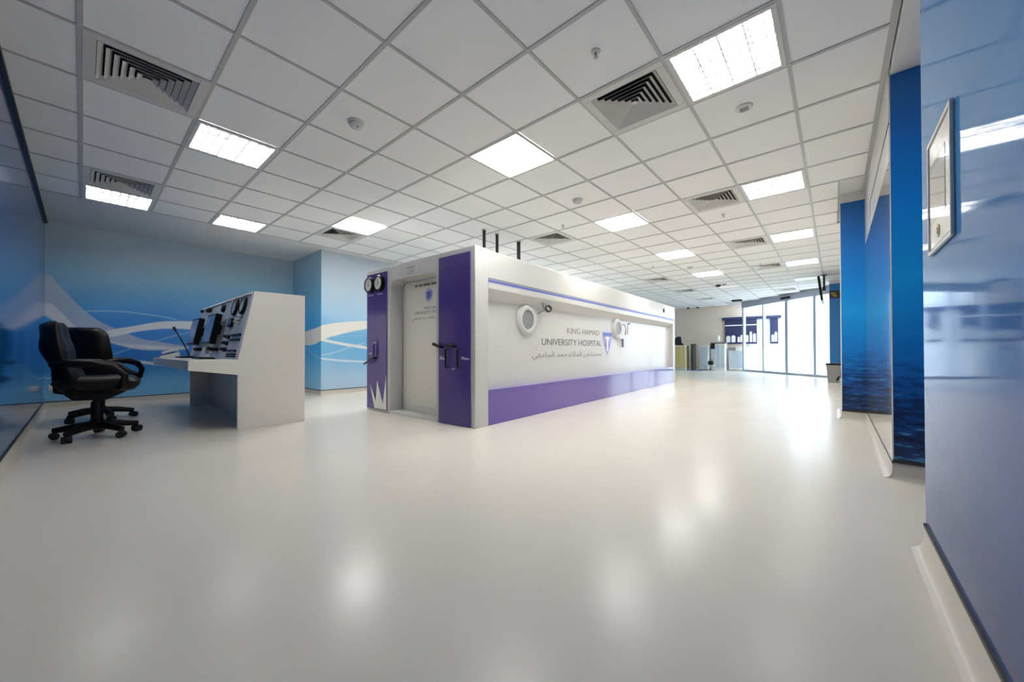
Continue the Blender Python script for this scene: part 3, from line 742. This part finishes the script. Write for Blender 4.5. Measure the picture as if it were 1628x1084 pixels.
# service pipes between roof and ceiling
for y, lab in ((4.014, 'dark service pipe above the chamber roof, leftmost of three'), (4.302, 'dark service pipe above the chamber roof, middle of three'), (4.832, 'dark service pipe above the chamber roof, rightmost and thickest of three')):
    rr = .032 if y > 4.5 else .024
    t = thing('service_pipe', (-1.41, y, 1.926), lab, 'pipe', group='pipes above the chamber')
    MB().tube([(0, 0, 0), (0, 0, ZC - 1.926 + .002)], rr, 14).build('pipe', 'dark_pipe', t, smooth=True)
    MB().lathe([(rr * 2, 0), (rr * 2, .012), (rr * 1.2, .02)], 16).build('flange', 'grey_metal', t, smooth=True)
    MB().lathe([(rr * 1.6, -.012), (rr * 1.6, 0)], 16, Matrix.Translation((0, 0, ZC - 1.926 + .002))).build('ceiling_collar', 'detector', t)

# ================================================================== CONTROL CONSOLE
cn = thing('control_console', (-3.42, 1.2, 0), 'cream control console with sloped instrument panel and desk shelf', 'console')
CXo, CYo = 3.42, -1.2      # world to console
XE0, XE1 = -4.76, -2.10
SP = lambda a, b, d: (d + CXo, a + CYo, b)
side = [(1.083, 0), (1.735, 0), (1.735, 1.468), (1.228, 1.465), (1.083, .730), (1.083, .56)]
MB().prism(side, XE1 - .04, XE1, SP).build('side_panel', 'console_white', cn, bevel=.004)
MB().prism(side, XE0, XE0 + .04, SP).build('side_panel', 'console_white', cn, bevel=.004)
MB().prism([(.685, .632), (1.10, .566), (1.10, .732), (.685, .728)], XE0, XE1 + .001, SP).build('shelf', 'console_white', cn, bevel=.004)
MB().prism([(1.20, 1.44), (1.735, 1.44), (1.735, 1.467), (1.226, 1.467)], XE0 + .04, XE1 - .04, SP).build('top', 'console_white', cn)
MB().prism([(1.70, .02), (1.735, .02), (1.735, 1.44), (1.70, 1.44)], XE0 + .04, XE1 - .04, SP).build('back_panel', 'console_white', cn)
kb_ = [(-4.72, -4.05), (-4.045, -3.38), (-3.375, -2.72), (-2.715, -2.14)]
for a, b in kb_:
    MB().prism([(1.30, .0), (1.32, .0), (1.32, .60), (1.30, .60)], a + .002, b - .002, SP).build('knee_panel', 'white_gloss', cn)
gr = MB()
for k in range(5): gr.box(-2.55 + CXo, -2.32 + CXo, 1.293 + CYo, 1.30 + CYo, .50 - k * .018, .508 - k * .018)
gr.build('knee_vent', 'grey_metal', cn)['kind'] = 'stuff'
MB().box(-4.6 + CXo, -4.45 + CXo, 1.292 + CYo, 1.30 + CYo, .50, .55).build('socket', 'trim_dark', cn)
# the sloped panel and everything set on it: (x, v) with v up the slope, d outwards
aV = Vector((0, .142, .735)).normalized(); nV = Vector((0, -aV.z, aV.y)); P0 = Vector((0, 1.083, .730)); VL = .7486
def PN(x, v, d):
    q = P0 + aV * v + nV * d; return (x + CXo, q.y + CYo, q.z)
pan = MB().prism([(XE0 + .04, 0), (XE1 - .04, 0), (XE1 - .04, VL), (XE0 + .04, VL)], -.02, 0.0, PN).build('instrument_panel', 'panel_grey', cn)
for a, b in ((XE0 + .05, -3.80), (-3.79, -2.95), (-2.94, XE1 - .05)):
    MB().prism([(a, .012), (b, .012), (b, VL - .012), (a, VL - .012)], 0, .003, PN).build('face_plate', 'panel_grey', pan, bevel=.001, seg=1)
def PM(x, v, d=0.003):
    q = PN(x, v, d); rot = Matrix((Vector((1, 0, 0)), aV, nV)).transposed().to_4x4()
    return Matrix.Translation(q) @ rot
def pgauge(x, v, r, depth=.05, hole=.8): 
    mt = PM(x, v); return gauge(cn, mt.translation, mt.to_3x3().to_4x4(), r, depth, hole=hole)
pgauge(-2.66, .605, .098, .03); pgauge(-2.33, .60, .098, .03)
pgauge(-3.24, .64, .05, .03, .5); pgauge(-4.12, .675, .030, .04, .4); pgauge(-4.02, .675, .030, .04, .4); pgauge(-4.60, .70, .022, .03, .4)
for x0, x1 in ((-4.46, -3.98), (-3.46, -3.00)):
    mo = MB().prism([(x0, .165), (x1, .165), (x1, .535), (x0, .535)], .05, .115, PN).build('monitor', 'black', cn, bevel=.006)
    MB().prism([(x0 + .018, .185), (x1 - .018, .185), (x1 - .018, .515), (x0 + .018, .515)], .1152, .117, PN).build('screen', 'screen', mo)
    MB().prism([((x0 + x1) / 2 - .06, .30), ((x0 + x1) / 2 + .06, .30), ((x0 + x1) / 2 + .06, .42), ((x0 + x1) / 2 - .06, .42)], .003, .05, PN).build('mount', 'black', mo)
    MB().prism([(x0 + .05, .40), (x0 + .20, .40), (x0 + .20, .49), (x0 + .05, .49)], .117, .1175, PN).build('screen_window', 'lavender', mo)
MB().prism([(-2.77, .375), (-2.62, .375), (-2.62, .472), (-2.77, .472)], .003, .03, PN).build('digital_meter', 'black', cn, bevel=.003)
MB().prism([(-2.755, .40), (-2.635, .40), (-2.635, .46), (-2.755, .46)], .03, .031, PN).build('meter_display', 'screen', cn)
for x0, x1, v in ((-2.54, -2.18, .27), (-2.53, -2.18, .213), (-2.58, -2.22, .093)):
    MB().prism([(x0, v - .011), (x1, v - .011), (x1, v + .011), (x0, v + .011)], .003, .022, PN).build('flow_strip', 'black', cn, bevel=.002, seg=1)
for j, v in enumerate((.055, .032)):
    for k in range(6):
        MB().prism([(-2.59 + k * .066, v - .009), (-2.59 + k * .066 + .054, v - .009), (-2.59 + k * .066 + .054, v + .009), (-2.59 + k * .066, v + .009)], .003, .012, PN).build('push_button', 'black', cn)
def knob(x, v, r=.024, mat='black'):
    MB().lathe([(r, 0), (r, .018), (r * .8, .022), (r * .7, .045), (r * .5, .05)], 16, PM(x, v)).build('knob', mat, cn, smooth=True)
for x, v in ((-2.70, .26), (-2.64, .255), (-2.72, .184), (-2.66, .18), (-2.74, .107), (-2.68, .107), (-4.30, .112), (-4.21, .112), (-4.12, .112), (-4.03, .115), (-3.40, .114), (-3.32, .11), (-3.22, .11), (-3.06, .11)): knob(x, v)
for x, v in ((-2.40, .44), (-2.32, .475), (-2.34, .40), (-2.44, .42)): knob(x, v, .016, 'grey_metal')
MB().prism([(-3.70, .055), (-3.52, .055), (-3.52, .15), (-3.70, .15)], .003, .012, PN).build('junction_plate', 'grey_metal', cn)
pp = [PN(-3.90, .155, .02), PN(-3.72, .165, .02), PN(-3.52, .15, .02), PN(-3.40, .13, .02)]
MB().tube(pp, .006, 8).build('cable', 'black', cn, smooth=True)
for v, m_ in ((.40, 'brass'), (.425, 'grey_metal')):
    MB().tube([PN(-3.93, v, .012), PN(-3.50, v, .012)], .006, 8).build('pipe', m_, cn, smooth=True)

# ---- things on the shelf
def keyboard(x, y, label):
    t = thing('keyboard', (x, y, .7305), label, 'keyboard')
    MB().box(-.22, .22, -.07, .07, 0, .014).build('case', 'black', t, bevel=.004)
    keys = MB()
    for i in range(14):
        for j in range(4): keys.box(-.207 + i * .0295, -.207 + i * .0295 + .025, -.058 + j * .029, -.058 + j * .029 + .024, .014, .019)
    keys.build('keys', 'black_rubber', t)['kind'] = 'stuff'
keyboard(-4.02, .92, 'black keyboard on the console shelf below the left monitor')
keyboard(-2.95, .94, 'thin black keyboard on the console shelf near its right end')
t = thing('telephone', (-4.55, .84, .7305), 'white desk telephone with black handset on the console shelf', 'telephone', rz=R(-12))
MB().prism([(-.10, 0), (.10, 0), (.10, .075), (-.10, .02)], -.10, .10, lambda a, b, d: (d, a, b)).build('base', 'white_satin', t, bevel=.008)
MB().tube([(-.06, -.09, .055), (-.062, -.06, .078), (-.062, .05, .108), (-.06, .085, .10)], [.022, .018, .018, .024], 12).build('handset', 'white_gloss', t, smooth=True)
ky = MB()
for i in range(3):
    for j in range(4): ky.box(.0 + i * .03, .022 + i * .03, -.07 + j * .03, -.05 + j * .03, .036 + j * .008, .046 + j * .008)
ky.build('keypad', 'black', t)['kind'] = 'stuff'
MB().tube([(-.05, -.10, .03), (-.09, -.12, .008), (-.12, -.08, .008), (-.10, .0, .008)], .005, 8).build('cord', 'black', t, smooth=True)
t = thing('desk_microphone', (-4.36, 1.02, .7305), 'black gooseneck microphone rising from the console shelf', 'microphone')
MB().lathe([(.05, 0), (.05, .014), (.03, .022)], 20).build('base', 'black', t, smooth=True)
MB().tube([(0, 0, .02), (-.02, -.03, .12), (-.07, -.08, .26), (-.13, -.13, .375)], .0075, 8).build('gooseneck', 'black', t, smooth=True)
MB().tube([(-.13, -.13, .375), (-.15, -.15, .43)], [.013, .018], 12).build('capsule', 'black_rubber', t, smooth=True)

# ================================================================== OFFICE CHAIRS
def office_chair(loc, rz, label, scale=1.0):
    """local +y is the way the chair faces"""
    t = thing('office_chair', loc, label, 'chair', rz=rz, group='black leather office chairs')
    # five-star base with twin castors
    for k in range(5):
        a = R(90 + 72 * k + 20); d = Vector((math.cos(a), math.sin(a), 0))
        lg = MB().tube([d * .03 + Vector((0, 0, .115)), d * .15 + Vector((0, 0, .108)), d * .29 + Vector((0, 0, .082))], [.040, .034, .026], 10).build('leg', 'black', t, smooth=True)
        c = d * .285
        mt = Matrix.Translation((c.x, c.y, .033)) @ Matrix.Rotation(a + .6, 4, 'Z')
        ca = MB().lathe([(.014, -.034), (.031, -.032), (.033, -.006), (.020, -.003), (.020, .003), (.033, .006), (.031, .032), (.014, .034)], 16, mt @ Matrix.Rotation(R(90), 4, 'X')).build('castor', 'black_rubber', lg, smooth=True)
    MB().lathe([(.062, .085), (.064, .14), (.050, .16), (.042, .17), (.046, .26), (.040, .34), (.03, .34), (.03, .42)], 18).build('gas_column', 'black', t, smooth=True)
    MB().prism([(-.14, .365), (.08, .36), (.20, .43), (.20, .47), (-.20, .47), (-.20, .43)], -.12, .12, lambda a, b, d: (d, a, b)).build('tilt_mechanism', 'black', t, bevel=.01)
    MB().tube([(.08, .02, .42), (.24, .03, .415)], [.008, .008], 8).build('tilt_lever', 'black', t)
    # cushioned seat with a rolled front edge
    def pad(nu, nv, fn):
        mb = MB(); v = []
        for j in range(nv):
            for i in range(nu): v.append(fn(i / (nu - 1), j / (nv - 1), 1))
        for j in range(nv):
            for i in range(nu): v.append(fn(i / (nu - 1), j / (nv - 1), -1))
        n = nu * nv; f = []
        for j in range(nv - 1):
            for i in range(nu - 1):
                a = j * nu + i; f.append((a, a + 1, a + nu + 1, a + nu)); f.append((n + a, n + a + nu, n + a + nu + 1, n + a + 1))
        for i in range(nu - 1):
            f.append((i, n + i, n + i + 1, i + 1)); a = (nv - 1) * nu + i; f.append((a, a + 1, n + a + 1, n + a))
        for j in range(nv - 1):
            a = j * nu; f.append((a, a + nu, n + a + nu, n + a)); a += nu - 1; f.append((a, n + a, n + a + nu, a + nu))
        return mb.add(v, f)
    def edge(u, p=2.6): return max(0.0, 1 - abs(2 * u - 1) ** p) ** .5
    def seat(u, v, s_):
        x = (u - .5) * .52 * (.94 + .06 * math.sin(v * math.pi)); y = -.25 + v * .54
        th_ = .068 * edge(u, 4) * edge(v, 5) + .012
        z = .515 - .07 * max(0, v - .72) ** 2 * 12 * .28 + .02 * (2 * u - 1) ** 2 - .012 * math.sin(v * math.pi)
        return (x, y, z + s_ * th_)
    MB_ = pad(15, 17, seat); MB_.build('seat', 'black_leather', t, smooth=True)
    def back(u, v, s_):
        wv = .50 * (.90 + .16 * math.sin(min(1, v * 1.15) * math.pi * .8))
        if v > .86: wv *= 1 - ((v - .86) / .14) ** 2 * .34
        x = (u - .5) * wv
        th_ = (.050 + .022 * math.sin(v * math.pi * 2.4) ** 2) * edge(u, 4) * edge(v, 7) + .012
        z = .42 + v * .67
        y = -.165 - .13 * v - .05 * math.sin(v * math.pi) * .4 + .05 * (2 * u - 1) ** 2 + .02 * math.exp(-((v - .28) / .16) ** 2)
        return (x, y + s_ * th_, z)
    pad(15, 21, back).build('backrest', 'black_leather', t, smooth=True)
    MB().tube([(0, -.12, .42), (0, -.25, .45), (0, -.265, .62)], [.025, .025, .02], 10).build('back_bracket', 'black', t, smooth=True)
    for s_ in (-1, 1):
        x = s_ * .285
        MB().tube([(x * .80, .16, .47), (x, .19, .50), (x * 1.04, .20, .60), (x * 1.04, .12, .675), (x * 1.04, -.02, .705), (x * 1.0, -.17, .715), (x * .86, -.25, .70)], [.022, .026, .028, .034, .036, .034, .026], 12).build('armrest', 'black', t, smooth=True)
    return t
office_chair((-2.76, .115, 0), R(-6), 'black leather office chair in front, turned side-on to the console')
office_chair((-4.08, .16, 0), R(52), 'black office chair behind the front one, its broad back showing')

# wall socket low on the mural wall
t = thing('wall_socket', (XB + .001, -.255, .30), 'small pale wall socket low on the mural wall by the corner', 'socket')
MB().box(0, .012, -.04, .04, -.04, .04).build('plate', 'white_satin', t, bevel=.003)
MB().box(.012, .03, -.022, .022, -.022, .022).build('plug', 'white_satin', t, bevel=.006)

# ================================================================== FRAMED CERTIFICATE ON THE NEAR WALL
t = thing('picture_frame', (XR - .001, 1.92, 1.17), 'white framed certificate with grey picture on the near blue wall', 'picture frame')
WF = lambda y, z, d: (-d, y, z)
y0, y1, h = -.18, .185, .415; fw_ = .014
for poly_ in ([(y0, 0), (y1, 0), (y1, fw_), (y0, fw_)], [(y0, h - fw_), (y1, h - fw_), (y1, h), (y0, h)], [(y0, fw_), (y0 + fw_, fw_), (y0 + fw_, h - fw_), (y0, h - fw_)], [(y1 - fw_, fw_), (y1, fw_), (y1, h - fw_), (y1 - fw_, h - fw_)]):
    MB().prism(poly_, .001, .010, WF).build('frame_rail', 'light_frame', t, bevel=.002)
MB().prism([(y0 + .02, .02), (y1 - .02, .02), (y1 - .02, h - .02), (y0 + .02, h - .02)], .001, .006, WF).build('mount_board', 'paper', t)
MB().prism([(-.09, .108), (.158, .108), (.158, .32), (-.09, .32)], .006, .007, WF).build('picture', 'photo_grey', t)
MB().lathe([(.022, 0), (.022, .002)], 24, Matrix.Translation((-.006, .02, .06)) @ Matrix.Rotation(R(-90), 4, 'Y')).build('seal', 'brass', t)
MB().lathe([(.012, 0), (.012, .001)], 20, Matrix.Translation((-.008, .02, .06)) @ Matrix.Rotation(R(-90), 4, 'Y')).build('seal_centre', 'trim_dark', t)

# ================================================================== FAR END: TELEVISION, SIGN, BIN, RECEPTION
t = thing('television', (2.39, 11.94, ZC + .003), 'black flat television hung from the ceiling by the glass entrance', 'television')
MB().tube([(.03, 0, 0), (.03, 0, -.36)], .022, 12).build('ceiling_pole', 'dark_pipe', t, smooth=True)
MB().lathe([(.06, -.02), (.06, 0)], 16, Matrix.Translation((.03, 0, 0))).build('ceiling_plate', 'dark_pipe', t)
mt = Matrix.Translation((-.035, 0, -.38)) @ Matrix.Rotation(R(-6), 4, 'Y')
tv = MB().box(-.022, .022, -.5, .5, -.29, .29, mt).build('cabinet', 'black', t, bevel=.006)
MB().box(-.024, -.022, -.48, .48, -.27, .27, mt).build('screen', 'black', tv)
MB().box(.0, .06, -.12, .12, -.40, -.30).build('bracket', 'dark_pipe', t)
t = thing('direction_sign', (2.615, 13.005, 2.17), 'black and yellow sign high on the plain blue panel', 'sign')
MB().box(-.105, .105, -.012, 0, .02, .21).build('plate', 'trim_dark', t)
for a, b, c, d in ((-.08, -.02, .14, .165), (.0, .03, .145, .16), (-.03, .01, .115, .13), (-.06, .04, .085, .10), (-.02, .05, .05, .064)):
    MB().box(a, b, -.0135, -.012, c, d).build('yellow_mark', 'yellow_print', t)
MB().box(-.105, .105, -.013, 0, 0, .02).build('purple_edge', 'purple', t)
t = thing('waste_bin', (2.58, 11.8, 0), 'grey waste bin with black liner below the plain blue panel', 'bin')
def taper(mb, w0, d0, w1, d1, z0, z1):
    v = [(-w0, -d0, z0), (w0, -d0, z0), (w0, d0, z0), (-w0, d0, z0), (-w1, -d1, z1), (w1, -d1, z1), (w1, d1, z1), (-w1, d1, z1)]
    return mb.add(v, [(3, 2, 1, 0), (4, 5, 6, 7), (0, 1, 5, 4), (1, 2, 6, 5), (2, 3, 7, 6), (3, 0, 4, 7)])
taper(MB(), .105, .105, .135, .135, .03, .47).build('body', 'bin_grey', t, bevel=.012)
taper(MB(), .142, .142, .148, .148, .455, .50).build('liner_rim', 'black', t, bevel=.012)
MB().box(-.11, .11, -.11, .11, 0, .032).build('base', 'white_satin', t, bevel=.006)
MB().tube([(.06, -.125, .10), (.10, -.14, .20)], .018, 8).build('pedal', 'black', t, smooth=True)

# reception at the far end
t = thing('reception_desk', (-2.12, 16.0, 0), 'beige fronted reception desk just past the chamber end', 'desk')
MB().box(-.45, .22, -.25, .25, .08, .98).build('front_panel', 'wood_beige', t, bevel=.006)
MB().box(-.47, .24, -.28, .28, .98, 1.01).build('top', 'white_satin', t, bevel=.004)
MB().box(-.45, .22, -.22, .22, 0, .08).build('plinth', 'counter_blue', t)
MB().box(-.02, .03, -.258, -.25, .25, .90).build('cable_strip', 'yellow_print', t)
t = thing('computer_monitor', (-2.20, 15.95, 1.0105), 'black computer monitor on the beige reception desk', 'monitor', rz=R(30))
MB().prism([(-.20, .02), (.22, .0), (.10, .12), (.08, .36), (-.06, .36), (-.17, .27)], -.03, .03, lambda a, b, d: (a, d, b)).build('shell', 'black', t, bevel=.01)
MB().box(-.08, .08, -.08, .08, 0, .03).build('stand', 'black', t, bevel=.004)
t = thing('partition_screen', (-1.70, 16.15, 0), 'slim dark upright panel beside the reception desk', 'partition')
MB().box(-.05, .05, -.20, .20, .02, 1.07).build('panel', 'dark_pipe', t, bevel=.004)
MB().box(-.06, .30, -.22, .18, 0, .03).build('foot', 'blue_line', t, bevel=.004)
t = thing('display_case', (-1.42, 16.75, 0), 'white glass-fronted display case behind the dark panel', 'cabinet')
MB().box(-.16, .16, -.2, .2, .05, 1.02).build('body', 'white_satin', t, bevel=.004)
MB().box(-.14, .14, -.206, -.2, .10, .96).build('glass_front', 'counter_blue', t)
MB().box(-.16, .16, -.2, .2, 0, .05).build('plinth', 'grey_metal', t)
t = thing('reception_counter', (-.94, 16.95, 0), 'white reception counter with grey top and pale blue front', 'counter')
MB().box(-.24, .24, -.22, .22, .0, 1.08).build('body', 'white_satin', t)
MB().box(-.27, .28, -.26, .24, 1.08, 1.13).build('top', 'counter_grey', t, bevel=.004)
for a in (-.22, -.06, .10): MB().box(a, a + .12, -.226, -.22, .12, 1.0).build('front_panel', 'counter_blue', t)
t = thing('card_terminal', (-1.08, 16.52, .86), 'small black terminal fixed before the white reception counter', 'terminal')
MB().box(-.07, .07, -.05, .05, 0, .22).build('housing', 'black', t, bevel=.012)
MB().tube([(0, 0, -.86), (0, 0, .02)], .014, 10).build('stand_pole', 'grey_metal', t)
MB().lathe([(.10, -.86), (.10, -.84), (.02, -.83)], 16).build('stand_foot', 'grey_metal', t, smooth=True)
t = thing('black_bag', (-1.06, 16.1, 0), 'small black bag on a low pale stool near the counter', 'bag')
MB().box(-.09, .09, -.07, .07, .24, .40).build('body', 'black_leather', t, bevel=.03)
MB().tube([(-.06, 0, .39), (-.04, 0, .47), (.04, 0, .47), (.06, 0, .39)], .008, 8).build('handle', 'black_leather', t, smooth=True)
t = thing('stool', (-1.08, 16.1, 0), 'low pale stool under the small black bag', 'stool')
MB().box(-.20, .14, -.15, .15, .20, .239).build('seat', 'counter_blue', t, bevel=.01)
for a in (-.17, .11):
    for b in (-.12, .12): MB().tube([(a, b, 0), (a, b, .205)], .012, 8).build('leg', 'grey_metal', t)
t = thing('low_cabinet', (-.36, 17.25, 0), 'low pale cabinet below the navy wall board', 'cabinet')
MB().box(-.26, .26, -.2, .2, .04, .93).build('body', 'white_satin', t, bevel=.004)
MB().box(-.27, -.02, -.21, .2, .80, .94).build('grey_tray', 'grey_metal', t)
for a in (-.24, .01): MB().box(a, a + .23, -.206, -.2, .10, .78).build('door', 'counter_blue', t)
t = thing('table_lamp', (-.98, 16.98, 1.131), 'small bright white lamp on the reception counter', 'lamp')
MB().lathe([(.05, 0), (.05, .02), (.012, .03), (.012, .08)], 16).build('base', 'white_satin', t, smooth=True)
MB().lathe([(.07, .08), (.055, .26)], 20).build('shade', 'white_satin', t, smooth=True)
